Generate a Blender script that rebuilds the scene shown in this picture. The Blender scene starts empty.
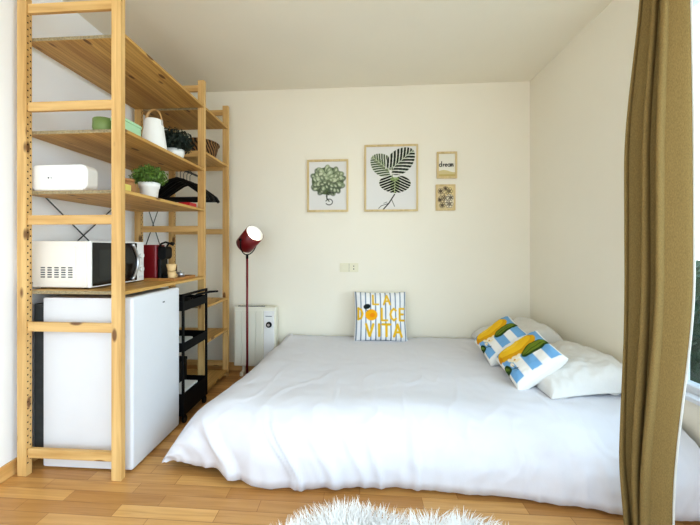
import bpy, math, random
import numpy as np
from mathutils import Vector, Matrix, Euler, noise

random.seed(7); np.random.seed(7)
SC = bpy.context.scene
COL = SC.collection
PI = math.pi
R = math.radians

# ------------------------------------------------------------------ materials
def lin(r, g, b):
    f = lambda c: c / 12.92 if c <= .04045 else ((c + .055) / 1.055) ** 2.4
    return (f(r / 255), f(g / 255), f(b / 255), 1)

def nmat(name):
    m = bpy.data.materials.new(name); m.use_nodes = True
    nt = m.node_tree
    return m, nt, nt.nodes['Principled BSDF']

def N(nt, t, **kw):
    n = nt.nodes.new(t)
    for k, v in kw.items(): setattr(n, k, v)
    return n

def ramp(nt, stops):
    r = N(nt, 'ShaderNodeValToRGB')
    e = r.color_ramp.elements
    while len(e) < len(stops): e.new(.5)
    for i, (p, c) in enumerate(stops):
        e[i].position = p; e[i].color = c
    return r

def plain(name, col, rough=.5, metal=0, var=.06, scale=6, bump=0, bscale=60, sheen=0, spec=.5):
    m, nt, b = nmat(name)
    tc = N(nt, 'ShaderNodeTexCoord'); nz = N(nt, 'ShaderNodeTexNoise')
    nz.inputs['Scale'].default_value = scale; nz.inputs['Detail'].default_value = 3
    nt.links.new(tc.outputs['Object'], nz.inputs['Vector'])
    d = tuple(c * (1 - var) for c in col[:3]) + (1,); l = tuple(min(1, c * (1 + var)) for c in col[:3]) + (1,)
    rp = ramp(nt, [(.3, d), (.7, l)])
    nt.links.new(nz.outputs['Fac'], rp.inputs['Fac']); nt.links.new(rp.outputs['Color'], b.inputs['Base Color'])
    b.inputs['Roughness'].default_value = rough; b.inputs['Metallic'].default_value = metal
    b.inputs['Specular IOR Level'].default_value = spec
    if sheen: b.inputs['Sheen Weight'].default_value = sheen
    if bump:
        n2 = N(nt, 'ShaderNodeTexNoise'); n2.inputs['Scale'].default_value = bscale; n2.inputs['Detail'].default_value = 4
        nt.links.new(tc.outputs['Object'], n2.inputs['Vector'])
        bp = N(nt, 'ShaderNodeBump'); bp.inputs['Strength'].default_value = bump; bp.inputs['Distance'].default_value = .002
        nt.links.new(n2.outputs['Fac'], bp.inputs['Height']); nt.links.new(bp.outputs['Normal'], b.inputs['Normal'])
    return m

def pine(name, axis, c0, c1, slats=0, knots=True, rough=.5):
    """pine wood, grain along axis 0/1/2 of world-aligned object coordinates; slats = slat width in m across the other axis"""
    m, nt, b = nmat(name)
    tc = N(nt, 'ShaderNodeTexCoord')
    mp = N(nt, 'ShaderNodeMapping')
    s = [38, 38, 38]; s[axis] = 2.2
    mp.inputs['Scale'].default_value = s
    nt.links.new(tc.outputs['Object'], mp.inputs['Vector'])
    nz = N(nt, 'ShaderNodeTexNoise'); nz.inputs['Scale'].default_value = 1; nz.inputs['Detail'].default_value = 4; nz.inputs['Distortion'].default_value = .6
    nt.links.new(mp.outputs['Vector'], nz.inputs['Vector'])
    rp = ramp(nt, [(.3, c0), (.68, c1)])
    nt.links.new(nz.outputs['Fac'], rp.inputs['Fac'])
    out = rp.outputs['Color']
    mp2 = N(nt, 'ShaderNodeMapping'); s2 = [5, 5, 5]; s2[axis] = 1.0; mp2.inputs['Scale'].default_value = s2
    nt.links.new(tc.outputs['Object'], mp2.inputs['Vector'])
    n2 = N(nt, 'ShaderNodeTexNoise'); n2.inputs['Scale'].default_value = 1.2
    nt.links.new(mp2.outputs['Vector'], n2.inputs['Vector'])
    mx = N(nt, 'ShaderNodeMix', data_type='RGBA', blend_type='MULTIPLY')
    r2 = ramp(nt, [(.35, (.86, .81, .74, 1)), (.65, (1, 1, 1, 1))])
    nt.links.new(n2.outputs['Fac'], r2.inputs['Fac'])
    mx.inputs['Factor'].default_value = 1
    nt.links.new(out, mx.inputs['A']); nt.links.new(r2.outputs['Color'], mx.inputs['B'])
    out = mx.outputs['Result']
    if slats:
        sx = N(nt, 'ShaderNodeSeparateXYZ'); nt.links.new(tc.outputs['Object'], sx.inputs[0])
        md = N(nt, 'ShaderNodeMath', operation='FRACT'); dv = N(nt, 'ShaderNodeMath', operation='DIVIDE'); dv.inputs[1].default_value = slats
        nt.links.new(sx.outputs[0 if axis == 1 else 1], dv.inputs[0]); nt.links.new(dv.outputs[0], md.inputs[0])
        fl = N(nt, 'ShaderNodeMath', operation='FLOOR'); nt.links.new(dv.outputs[0], fl.inputs[0])
        wn = N(nt, 'ShaderNodeTexWhiteNoise', noise_dimensions='1D'); nt.links.new(fl.outputs[0], wn.inputs['W'])
        r4 = ramp(nt, [(0, (.78, .72, .64, 1)), (1, (1, 1, 1, 1))]); nt.links.new(wn.outputs['Value'], r4.inputs['Fac'])
        r3 = ramp(nt, [(0, (.52, .42, .32, 1)), (.16, (1, 1, 1, 1))]); nt.links.new(md.outputs[0], r3.inputs['Fac'])
        for src in (r4, r3):
            mm = N(nt, 'ShaderNodeMix', data_type='RGBA', blend_type='MULTIPLY'); mm.inputs['Factor'].default_value = 1
            nt.links.new(out, mm.inputs['A']); nt.links.new(src.outputs['Color'], mm.inputs['B']); out = mm.outputs['Result']
    if knots:
        mp3 = N(nt, 'ShaderNodeMapping'); s3 = [11, 11, 11]; s3[axis] = 4.2; mp3.inputs['Scale'].default_value = s3
        nt.links.new(tc.outputs['Object'], mp3.inputs['Vector'])
        vo = N(nt, 'ShaderNodeTexVoronoi'); vo.inputs['Scale'].default_value = 1.0
        nt.links.new(mp3.outputs['Vector'], vo.inputs['Vector'])
        r5 = ramp(nt, [(.10, (.16, .07, .03, 1)), (.16, (1, 1, 1, 1))]); nt.links.new(vo.outputs['Distance'], r5.inputs['Fac'])
        mm = N(nt, 'ShaderNodeMix', data_type='RGBA', blend_type='MULTIPLY'); mm.inputs['Factor'].default_value = .85
        nt.links.new(out, mm.inputs['A']); nt.links.new(r5.outputs['Color'], mm.inputs['B']); out = mm.outputs['Result']
    nt.links.new(out, b.inputs['Base Color'])
    b.inputs['Roughness'].default_value = rough
    return m

def parquet():
    m, nt, b = nmat('parquet')
    tc = N(nt, 'ShaderNodeTexCoord')
    br = N(nt, 'ShaderNodeTexBrick'); br.offset = .37; br.offset_frequency = 2; br.squash = 1
    br.inputs['Scale'].default_value = 1; br.inputs['Brick Width'].default_value = .42; br.inputs['Row Height'].default_value = .068
    br.inputs['Mortar Size'].default_value = .0012; br.inputs['Bias'].default_value = 0; br.inputs['Mortar Smooth'].default_value = .4
    br.inputs['Color1'].default_value = lin(180, 130, 74); br.inputs['Color2'].default_value = lin(218, 172, 110); br.inputs['Mortar'].default_value = lin(150, 100, 52)
    nt.links.new(tc.outputs['Object'], br.inputs['Vector'])
    mp = N(nt, 'ShaderNodeMapping'); mp.inputs['Scale'].default_value = (3, 55, 1); nt.links.new(tc.outputs['Object'], mp.inputs['Vector'])
    nz = N(nt, 'ShaderNodeTexNoise'); nz.inputs['Detail'].default_value = 5; nz.inputs['Scale'].default_value = 1; nz.inputs['Distortion'].default_value = .8
    nt.links.new(mp.outputs['Vector'], nz.inputs['Vector'])
    rp = ramp(nt, [(.3, (.80, .74, .66, 1)), (.65, (1, 1, 1, 1))]); nt.links.new(nz.outputs['Fac'], rp.inputs['Fac'])
    mx = N(nt, 'ShaderNodeMix', data_type='RGBA', blend_type='MULTIPLY'); mx.inputs['Factor'].default_value = 1
    nt.links.new(br.outputs['Color'], mx.inputs['A']); nt.links.new(rp.outputs['Color'], mx.inputs['B'])
    nt.links.new(mx.outputs['Result'], b.inputs['Base Color'])
    b.inputs['Roughness'].default_value = .32
    bp = N(nt, 'ShaderNodeBump'); bp.inputs['Strength'].default_value = .25; bp.inputs['Distance'].default_value = .001; bp.invert = True
    nt.links.new(br.outputs['Fac'], bp.inputs['Height']); nt.links.new(bp.outputs['Normal'], b.inputs['Normal'])
    return m

def painted(name, rough=.8, sheen=0):
    m, nt, b = nmat(name)
    at = N(nt, 'ShaderNodeVertexColor'); at.layer_name = 'Col'
    nt.links.new(at.outputs['Color'], b.inputs['Base Color']); b.inputs['Roughness'].default_value = rough
    b.inputs['Specular IOR Level'].default_value = .25
    return m

def fabric(name, col, weave=900, bump=.25, rough=.9, var=.08, transl=0):
    m, nt, b = nmat(name)
    tc = N(nt, 'ShaderNodeTexCoord')
    nz = N(nt, 'ShaderNodeTexNoise'); nz.inputs['Scale'].default_value = weave; nz.inputs['Detail'].default_value = 2
    mp = N(nt, 'ShaderNodeMapping'); mp.inputs['Scale'].default_value = (1, 1, .25)
    nt.links.new(tc.outputs['Object'], mp.inputs['Vector']); nt.links.new(mp.outputs['Vector'], nz.inputs['Vector'])
    d = tuple(c * (1 - var) for c in col[:3]) + (1,); l = tuple(min(1, c * (1 + var)) for c in col[:3]) + (1,)
    rp = ramp(nt, [(.3, d), (.7, l)]); nt.links.new(nz.outputs['Fac'], rp.inputs['Fac'])
    nt.links.new(rp.outputs['Color'], b.inputs['Base Color'])
    b.inputs['Roughness'].default_value = rough; b.inputs['Specular IOR Level'].default_value = .15
    bp = N(nt, 'ShaderNodeBump'); bp.inputs['Strength'].default_value = bump; bp.inputs['Distance'].default_value = .0008
    nt.links.new(nz.outputs['Fac'], bp.inputs['Height']); nt.links.new(bp.outputs['Normal'], b.inputs['Normal'])
    if transl:
        tr = N(nt, 'ShaderNodeBsdfTranslucent'); nt.links.new(rp.outputs['Color'], tr.inputs['Color'])
        ms = N(nt, 'ShaderNodeMixShader'); ms.inputs[0].default_value = transl
        o = nt.nodes['Material Output']
        nt.links.new(b.outputs[0], ms.inputs[1]); nt.links.new(tr.outputs[0], ms.inputs[2]); nt.links.new(ms.outputs[0], o.inputs['Surface'])
    return m

def glass_pane(name):
    m, nt, b = nmat(name)
    tr = N(nt, 'ShaderNodeBsdfTransparent'); tr.inputs['Color'].default_value = (.95, .98, .97, 1)
    gl = N(nt, 'ShaderNodeBsdfGlossy'); gl.inputs['Roughness'].default_value = .02
    lw = N(nt, 'ShaderNodeLayerWeight'); lw.inputs['Blend'].default_value = .5
    pw5 = N(nt, 'ShaderNodeMath', operation='POWER'); pw5.inputs[1].default_value = 5; nt.links.new(lw.outputs['Facing'], pw5.inputs[0])
    fr = N(nt, 'ShaderNodeMath', operation='MULTIPLY_ADD'); fr.inputs[1].default_value = .92; fr.inputs[2].default_value = .05; nt.links.new(pw5.outputs[0], fr.inputs[0])
    ms = N(nt, 'ShaderNodeMixShader'); o = nt.nodes['Material Output']
    nt.links.new(fr.outputs[0], ms.inputs[0]); nt.links.new(tr.outputs[0], ms.inputs[1]); nt.links.new(gl.outputs[0], ms.inputs[2])
    nt.links.new(ms.outputs[0], o.inputs['Surface'])
    return m

PC0, PC1 = lin(200, 158, 98), lin(229, 193, 133)
M = dict(
    wall=plain('cream_plaster', lin(238, 232, 217), .9, var=.012, scale=2, bump=.12, bscale=180, spec=.2),
    wall_white=plain('white_plaster', lin(242, 242, 243), .85, var=.01, scale=2, bump=.12, bscale=180, spec=.2),
    ceil=plain('ceiling_plaster', lin(238, 233, 219), .95, var=.012, scale=2, bump=.1, bscale=150, spec=.1),
    floor=parquet(),
    skirting=pine('oak_skirting', 1, lin(205, 160, 98), lin(228, 186, 124), knots=False),
    skirting_x=pine('oak_skirting_across', 0, lin(205, 160, 98), lin(228, 186, 124), knots=False),
    pine_z=pine('pine_upright', 2, PC0, PC1),
    pine_x=pine('pine_crosswise', 0, PC0, PC1),
    pine_y=pine('pine_board', 1, lin(200, 158, 88), lin(228, 190, 118), slats=.021),
    endgrain=plain('sawn_end_grain', lin(150, 135, 105), .8, var=.35, scale=120),
    hole=plain('peg_hole_dark', lin(46, 27, 12), .9),
    steel=plain('zinc_rod', lin(70, 78, 84), .4, .6),
    white=plain('white_enamel', lin(222, 224, 229), .35, var=.01),
    white_side=plain('white_steel_side', lin(222, 222, 224), .45, var=.01),
    white_plastic=plain('white_plastic', lin(238, 237, 234), .4, var=.01),
    cream_plastic=plain('ivory_plastic', lin(228, 222, 196), .4, var=.01),
    ceramic=plain('white_ceramic', lin(240, 239, 235), .3, var=.02),
    black=plain('black_plastic', lin(11, 11, 12), .5, spec=.3, var=.1),
    black_metal=plain('black_metal', lin(10, 10, 11), .6, .0, spec=.2, var=.1),
    black_gloss=plain('black_gloss', lin(10, 10, 12), .12, var=.05),
    window_dark=plain('dark_oven_glass', lin(30, 33, 33), .15, var=.05),
    grey_dark=plain('dark_grey_coil', lin(58, 60, 60), .7, var=.2, scale=30),
    chrome=plain('brushed_silver', lin(190, 190, 192), .28, .9, var=.05),
    mw_body=plain('warm_white_microwave', lin(234, 228, 218), .45, var=.01),
    heater=plain('warm_white_steel', lin(232, 229, 214), .45, var=.01),
    slot=plain('vent_shadow', lin(80, 84, 88), .8),
    red=plain('dark_red_plastic', lin(120, 18, 26), .3, var=.05),
    maroon=plain('maroon_paint', lin(112, 22, 26), .35, var=.04),
    lamp_in=plain('lamp_white_lining', lin(250, 247, 236), .6, var=.01),
    sage=plain('sage_green_glaze', lin(122, 142, 84), .45, var=.08),
    mint=plain('mint_green_plastic', lin(176, 214, 176), .45, var=.03),
    oak=plain('light_oak', lin(214, 176, 118), .5, var=.08, scale=20),
    oak_handle=plain('beech_handle', lin(190, 150, 100), .5, var=.1, scale=30),
    tray=plain('tray_oak', lin(176, 124, 66), .5, var=.12, scale=25),
    cream=plain('cream_clay', lin(222, 190, 140), .5, var=.04),
    brown=plain('brown_wood_block', lin(84, 54, 30), .6, var=.2),
    yellow=plain('yellow_card', lin(222, 208, 112), .6, var=.05),
    tan=plain('tan_clay', lin(170, 122, 78), .7, var=.1),
    soil=plain('potting_soil', lin(50, 38, 28), 1, var=.4, scale=60),
    leaf=plain('box_leaf', lin(92, 122, 48), .55, var=.5, scale=40),
    leaf_dark=plain('dark_leaf', lin(26, 40, 30), .6, var=.4, scale=40),
    hedge=plain('hedge_leaf', lin(38, 70, 44), .5, var=.4, scale=12),
    wicker=None,
    duvet=fabric('white_cotton_duvet', lin(223, 223, 229), 500, .12, .85, .01),
    pillow=fabric('white_cotton_pillow', lin(222, 220, 216), 500, .12, .85, .015),
    mattress=fabric('mattress_ticking', lin(225, 223, 216), 300, .2),
    linen=fabric('olive_linen', lin(143, 121, 78), 620, .6, .95, .16, transl=.12),
    lining=fabric('white_lining', lin(236, 236, 232), 600, .2, .9, .02, transl=.3),
    fur=plain('white_fur', lin(252, 250, 247), .8, var=.03, spec=.2),
    paint=painted('printed_paper'), paint_cloth=painted('printed_cotton', .9),
    glass=glass_pane('window_glass'),
    frame_wood=pine('pale_frame_wood', 2, lin(206, 184, 136), lin(226, 206, 160), knots=False),
    redbox=plain('red_card', lin(190, 30, 40), .5),
    concrete=plain('balcony_plaster', lin(222, 222, 214), .9, var=.05, scale=4),
)
def wicker_mat():
    m, nt, b = nmat('brown_wicker')
    tc = N(nt, 'ShaderNodeTexCoord'); w = N(nt, 'ShaderNodeTexWave', wave_type='BANDS', bands_direction='DIAGONAL')
    w.inputs['Scale'].default_value = 17; w.inputs['Distortion'].default_value = 4; w.inputs['Detail'].default_value = 2
    nt.links.new(tc.outputs['Object'], w.inputs['Vector'])
    rp = ramp(nt, [(.3, lin(40, 26, 14)), (.75, lin(150, 112, 68))]); nt.links.new(w.outputs['Fac'], rp.inputs['Fac'])
    nt.links.new(rp.outputs['Color'], b.inputs['Base Color']); b.inputs['Roughness'].default_value = .8
    return m
M['wicker'] = wicker_mat()

# ------------------------------------------------------------------ geometry builder
class G:
    def __init__(s): s.v = []; s.f = []; s.m = []; s.sm = []
    def add(s, vs, fs, mi=0, smooth=False):
        o = len(s.v); s.v += [tuple(p) for p in vs]
        for f in fs: s.f.append(tuple(i + o for i in f)); s.m.append(mi); s.sm.append(smooth)
        return s
    def box(s, x0, x1, y0, y1, z0, z1, mi=0, face_mi=None):
        vs = [(x0,y0,z0),(x1,y0,z0),(x1,y1,z0),(x0,y1,z0),(x0,y0,z1),(x1,y0,z1),(x1,y1,z1),(x0,y1,z1)]
        fs = [(0,3,2,1),(4,5,6,7),(0,1,5,4),(1,2,6,5),(2,3,7,6),(3,0,4,7)]   # bottom, top, -y, +x, +y, -x
        o = len(s.v); s.v += vs
        for k, f in enumerate(fs):
            s.f.append(tuple(i + o for i in f)); s.m.append(face_mi.get(k, mi) if face_mi else mi); s.sm.append(False)
        return s
    def cyl(s, a, b, r0, r1=None, n=16, mi=0, caps=True, smooth=True):
        r1 = r0 if r1 is None else r1
        a = Vector(a); b = Vector(b); d = (b - a).normalized()
        u = d.orthogonal().normalized(); w = d.cross(u)
        vs = []
        for p, r in ((a, r0), (b, r1)):
            for i in range(n):
                t = 2 * PI * i / n; vs.append(p + u * (r * math.cos(t)) + w * (r * math.sin(t)))
        fs = [(i, (i + 1) % n, n + (i + 1) % n, n + i) for i in range(n)]
        s.add(vs, fs, mi, smooth)
        if caps:
            s.add(vs, [tuple(range(n - 1, -1, -1)), tuple(range(n, 2 * n))], mi, False)
        return s
    def tube(s, pts, r, n=8, mi=0, closed=False, flat=1.0):
        pts = [Vector(p) for p in pts]; k = len(pts)
        up = None; rings = []
        for i, p in enumerate(pts):
            a = pts[(i - 1) % k] if (i or closed) else p; b = pts[(i + 1) % k] if (i < k - 1 or closed) else p
            d = (b - a).normalized()
            if up is None: up = d.orthogonal().normalized()
            up = (up - d * up.dot(d)).normalized(); w = d.cross(up)
            rr = r[i] if isinstance(r, (list, tuple)) else r
            rings.append([p + up * (rr * math.cos(2*PI*j/n)) + w * (rr * flat * math.sin(2*PI*j/n)) for j in range(n)])
        vs = [q for ring in rings for q in ring]; fs = []
        for i in range(k if closed else k - 1):
            i2 = (i + 1) % k
            for j in range(n): fs.append((i*n+j, i*n+(j+1)%n, i2*n+(j+1)%n, i2*n+j))
        if not closed: fs += [tuple(range(n-1,-1,-1)), tuple(range((k-1)*n, k*n))]
        return s.add(vs, fs, mi, True)
    def lathe(s, prof, c=(0,0,0), n=32, mi=0, sx=1, sy=1, smooth=True):
        vs = []; k = len(prof)
        for r, z in prof:
            for j in range(n):
                t = 2*PI*j/n; vs.append((c[0] + r*sx*math.cos(t), c[1] + r*sy*math.sin(t), c[2] + z))
        fs = [(i*n+j, i*n+(j+1)%n, (i+1)*n+(j+1)%n, (i+1)*n+j) for i in range(k-1) for j in range(n)]
        fs.append(tuple(range(n-1,-1,-1))); fs.append(tuple(range((k-1)*n, k*n)))
        return s.add(vs, fs, mi, smooth)
    def rbox(s, x0, x1, y0, y1, z0, z1, r, axis='y', n=6, mi=0):
        """box whose four edges along `axis` are rounded with radius r"""
        if axis == 'y': a0,a1,b0,b1,c0,c1 = x0,x1,z0,z1,y0,y1; P = lambda a,b,c: (a,c,b)
        elif axis == 'x': a0,a1,b0,b1,c0,c1 = y0,y1,z0,z1,x0,x1; P = lambda a,b,c: (c,a,b)
        else: a0,a1,b0,b1,c0,c1 = x0,x1,y0,y1,z0,z1; P = lambda a,b,c: (a,b,c)
        loop = []
        for cx, cy, st in ((a1-r,b1-r,0),(a0+r,b1-r,PI/2),(a0+r,b0+r,PI),(a1-r,b0+r,1.5*PI)):
            for i in range(n+1):
                t = st + PI/2*i/n; loop.append((cx + r*math.cos(t), cy + r*math.sin(t)))
        k = len(loop)
        vs = [P(a,b,c0) for a,b in loop] + [P(a,b,c1) for a,b in loop]
        s.add(vs, [(i,(i+1)%k,k+(i+1)%k,k+i) for i in range(k)], mi, False)
        s.add(vs, [tuple(range(k-1,-1,-1)), tuple(range(k,2*k))], mi, False)
        return s

def build(name, g, mats, parent=None, bevel=0, seg=2, fix=True, smooth_angle=None):
    """g in world coordinates; the parent chain is translated only (see put)"""
    off = Vector((0,0,0)); p = parent
    while p is not None: off += p.location; p = p.parent
    me = bpy.data.meshes.new(name)
    me.from_pydata([Vector(v) - off for v in g.v], [], g.f)
    if not isinstance(mats, (list, tuple)): mats = [mats]
    for m in mats: me.materials.append(m)
    me.polygons.foreach_set('material_index', g.m); me.polygons.foreach_set('use_smooth', g.sm)
    if fix:
        import bmesh
        bm = bmesh.new(); bm.from_mesh(me)
        if len(bm.verts) < 20000: bmesh.ops.remove_doubles(bm, verts=bm.verts, dist=1e-6)
        bmesh.ops.recalc_face_normals(bm, faces=bm.faces); bm.to_mesh(me); bm.free()
    me.update()
    o = bpy.data.objects.new(name, me); COL.objects.link(o)
    if parent is not None: o.parent = parent
    if bevel:
        b = o.modifiers.new('bevel', 'BEVEL'); b.width = bevel; b.segments = seg; b.limit_method = 'ANGLE'; b.angle_limit = R(40)
    return o

def thing(name, label, cat, loc, group=None):
    o = bpy.data.objects.new(name, None); COL.objects.link(o); o.location = loc; o.empty_display_size = .05
    o['label'] = label; o['category'] = cat
    if group: o['group'] = group
    return o
def sub(name, parent, loc_world):
    o = bpy.data.objects.new(name, None); COL.objects.link(o)
    off = Vector((0,0,0)); p = parent
    while p is not None: off += p.location; p = p.parent
    o.parent = parent; o.location = Vector(loc_world) - off
    return o
def tag(o, label, cat, group=None):
    o['label'] = label; o['category'] = cat
    if group: o['group'] = group
    return o
def copy_tree(o, parent=None):
    c = o.copy(); COL.objects.link(c); c.parent = parent
    for ch in o.children: copy_tree(ch, c)
    return c
def structure(name, g, m, bevel=0):
    o = build(name, g, m, bevel=bevel); o['kind'] = 'structure'; return o

# ------------------------------------------------------------------ camera
TH = R(4.3); FPX = 357.0; PX0, PY0 = 333.0, 247.0
cam = bpy.data.cameras.new('camera'); co = bpy.data.objects.new('camera', cam); COL.objects.link(co)
co.location = (0, 0, 1.08); co.rotation_euler = (PI/2, 0, TH)
cam.sensor_width = 36; cam.lens = FPX / 700 * 36
cam.shift_x = (350 - PX0) / 700; cam.shift_y = (PY0 - 262.5) / 700
cam.clip_start = .02
SC.camera = co

# ------------------------------------------------------------------ room
XL, XR, YB, ZC, YF = -1.645, 1.40, 3.06, 2.447, -1.3
structure('floor', G().box(XL-.1, XR+.1, YF, YB+.1, -.08, 0), M['floor'])
structure('ceiling', G().box(XL-.1, XR+.1, YF, YB+.1, ZC, ZC+.1), M['ceil'])
structure('wall_back', G().box(XL-.1, XR+.1, YB, YB+.1, 0, ZC), M['wall'])
structure('wall_left', G().box(XL-.1, XL, YF, YB, 0, ZC), M['wall_white'])
WY0, WY1, WZ0, WZ1 = -1.1, 1.78, .43, 2.2
g = G().box(XR, XR+.12, YF, WY0, 0, ZC).box(XR, XR+.12, WY1, YB, 0, ZC).box(XR, XR+.12, WY0, WY1, 0, WZ0).box(XR, XR+.12, WY0, WY1, WZ1, ZC)
structure('wall_right', g, M['wall'])
structure('baseboard_left', G().box(XL, XL+.012, YF, YB, 0, .07), M['skirting'], .002)
structure('baseboard_back', G().box(XL+.012, XR, YB-.012, YB, 0, .07), M['skirting_x'], .002)
# window in the right wall
g = G()
fx0, fx1 = XR+.03, XR+.09
for y in (WY0, WY1-.05, (WY0+WY1)/2-.03): g.box(fx0, fx1, y, y+.05, WZ0, WZ1)
g.box(fx0+.001, fx1-.001, WY0+.05, WY1-.05, WZ0, WZ0+.05); g.box(fx0+.001, fx1-.001, WY0+.05, WY1-.05, WZ1-.05, WZ1)
wf = structure('window_1', g, M['white'], .003)
gl = build('window_glass', G().box(XR+.058, XR+.062, WY0+.04, WY1-.04, WZ0+.04, WZ1-.04), M['glass'], wf)
build('window_sill', G().box(XR-.02, XR+.03, WY0+.002, WY1-.002, WZ0-.0, WZ0+.02), M['white'], wf, .004)
# outside: ground strip and a hedge
structure('ground_outside', G().box(XR+.12, XR+3, YF, 4.5, -.08, 0), M['concrete'])
def leaf_cloud(n, fn, size, rnd, tilt=1.0):
    g = G()
    for _ in range(n):
        p, nrm = fn()
        p = Vector(p); nrm = (Vector(nrm) + Vector((rnd.uniform(-1,1), rnd.uniform(-1,1), rnd.uniform(-1,1))) * tilt).normalized()
        u = nrm.orthogonal().normalized(); u = Matrix.Rotation(rnd.uniform(0, 2*PI), 3, nrm) @ u; w = nrm.cross(u)
        L = size * rnd.uniform(.7, 1.3); W = L * .5
        g.add([p - u*L*.5, p - u*L*.1 + w*W*.5 + nrm*L*.06, p + u*L*.5, p - u*L*.1 - w*W*.5 + nrm*L*.06], [(0,1,2,3)])
    return g
rnd = random.Random(3)
def hedge_pt():
    return (rnd.uniform(1.85, 2.25), rnd.uniform(1.3, 3.4), .02 + .97 * rnd.random() ** .8), (-1, 0, .4)
t = thing('hedge', 'dark green clipped hedge outside the window pane', 'hedge', (2.05, 2.3, 0))
build('foliage', leaf_cloud(5000, hedge_pt, .07, rnd, .8), M['hedge'], t, fix=False)
build('inner_growth', G().box(1.92, 2.2, 1.34, 3.36, 0, .93), M['hedge'], t, .05)

# ------------------------------------------------------------------ shelving unit
SX0, SX1 = -1.612, -1.098
FY = (1.567, 2.447, 2.905)
PW, PD = .046, .03
shelf_unit = thing('shelving_unit', 'tall open pine shelving unit of three ladder frames along the white wall', 'shelving unit', (-1.35, 1.567, 0))
rail_z = (.105, .703, 1.208, 1.743, 2.207)
holes = {0: -1, 1: 1}
for fy in FY:
    fr = sub('side_frame', shelf_unit, (-1.35, fy, 0))
    for k, x in enumerate((SX0, SX1-PW)):
        g = G().box(x, x+PW, fy, fy+PD, 0, 2.26)
        hx = x+PW+.0006 if k == 0 else x-.0006
        for yy in (fy+.008, fy+.022):
            for q in range(67):
                z = .06 + q*.032 + (.016 if yy > fy+.015 else 0)
                n = 6; vs = [(hx, yy + .0042*math.cos(2*PI*j/n), z + .0042*math.sin(2*PI*j/n)) for j in range(n)]
                g.add(vs, [tuple(range(n))], 1)
        build('post', g, [M['pine_z'], M['hole']], fr, fix=False)
    for z in rail_z:
        if fy > 2.6 and abs(z-.703) < .01: continue
        build('rail', G().box(SX0+PW, SX1-PW, fy+.006, fy+PD-.004, z-.022, z+.022), M['pine_x'], fr, .003)
def board(y0, y1, ztop, th=.018):
    g = G().box(SX0+.006, SX1-.001, y0, y1, ztop-th, ztop, 0, {2: 1, 4: 1})
    return build('shelf', g, [M['pine_y'], M['endgrain']], shelf_unit, .002)
S1, S2, S3, S4 = 2.082, 1.636, 1.349, .872
for z in (S1, S2, S3, S4): board(FY[0]+PD+.002, FY[1]-.002, z, .017)
F2, F3, F4, F5 = 1.764, .658, .403, .055
for z in (S1, F2, F3, F4, F5): board(FY[1]+PD+.002, FY[2]-.002, z, .017)
for y0, y1, za, zb, x in ((FY[0]+.03, FY[1]-.08, 1.43, .86, SX0-.004), (FY[1]+.03, FY[2], 1.62, .88, SX0-.004)):
    build('cross_brace', G().tube([(x, y0, za), (x, y1, zb)], .0035, 6), M['steel'], shelf_unit)
    build('cross_brace', G().tube([(x-.006, y0, zb), (x-.006, y1, za)], .0035, 6), M['steel'], shelf_unit)
# clothes rail under the far upper shelf
RX, RZ = -1.335, 1.665
g = G().tube([(RX, FY[1]+.012, RZ), (RX, FY[2]+.012, RZ)], .008, 10)
build('clothes_rail', g, M['steel'], shelf_unit)

# ------------------------------------------------------------------ fridge
fx0, fx1, dx1, fy0, fy1 = -1.545, -1.136, -1.085, 1.632, 2.082
fridge = thing('fridge', 'white under-counter refrigerator with a flat rounded-edge door under the lowest board', 'refrigerator', (-1.33, 1.85, 0))
build('cabinet', G().rbox(fx0, fx1, fy0+.006, fy1-.006, .008, .832, .008, 'y'), M['white_side'], fridge)
build('condenser', G().box(-1.598, fx0-.001, fy0+.01, fy1-.02, .06, .80), M['grey_dark'], fridge)
d = build('door', G().box(fx1+.004, dx1, fy0, fy1, .006, .838), M['white'], fridge, .013, 4)
build('badge', G().box(dx1, dx1+.0012, 1.895, 1.915, .772, .779), M['slot'], d)
build('door_gasket', G().box(fx1, fx1+.004, fy0+.012, fy1-.012, .03, .825), M['grey_dark'], fridge)
for x in (fx0+.05, fx1-.04):
    for y in (fy0+.05, fy1-.05): build('foot', G().cyl((x,y,0),(x,y,.012),.016), M['black'], fridge)

# ------------------------------------------------------------------ microwave
mx0, mx1, my0, my1, mz0, mz1 = -1.628, -1.335, 1.655, 2.085, S4+.007, S4+.238
mw = thing('microwave', 'white microwave oven with black glass door and vented side panel', 'microwave', (-1.45, 1.88, S4))
g = G().box(mx0, mx1, my0, my1, mz0, mz1)
build('housing', g, M['mw_body'], mw, .006)
g = G().rbox(mx0+.022, mx1-.055, my0-.004, my0+.002, mz0+.03, mz1-.025, .012, 'y')
for c in range(5):
    for r_ in range(5):
        x = mx0+.055+c*.036; z = mz0+.05+r_*.0115
        g.box(x, x+.023, my0-.0048, my0-.0035, z, z+.006, 1)
build('vent_panel', g, [M['mw_body'], M['slot']], mw, .0015)
ydoor = my1-.085
dr = build('door', G().box(mx1+.001, mx1+.022, my0, ydoor, mz0, mz1), [M['white_plastic']], mw, .004)
build('door_glass', G().rbox(mx1+.0215, mx1+.0245, my0+.008, ydoor+.012, mz0+.008, mz1-.008, .004, 'x'), M['black_gloss'], dr)
build('viewing_window', G().rbox(mx1+.0245, mx1+.0255, my0+.05, ydoor-.075, mz0+.045, mz1-.045, .01, 'x'), M['window_dark'], dr)
hp = [(mx1+.03, ydoor-.035+.05*math.sin(PI*i/14), mz0+.012+(mz1-mz0-.024)*i/14) for i in range(15)]
build('handle', G().tube(hp, .009, 8, flat=.8), M['chrome'], dr)
cp = build('control_panel', G().box(mx1+.001, mx1+.022, ydoor+.0015, my1, mz0, mz1), M['white_plastic'], mw, .003)
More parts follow.
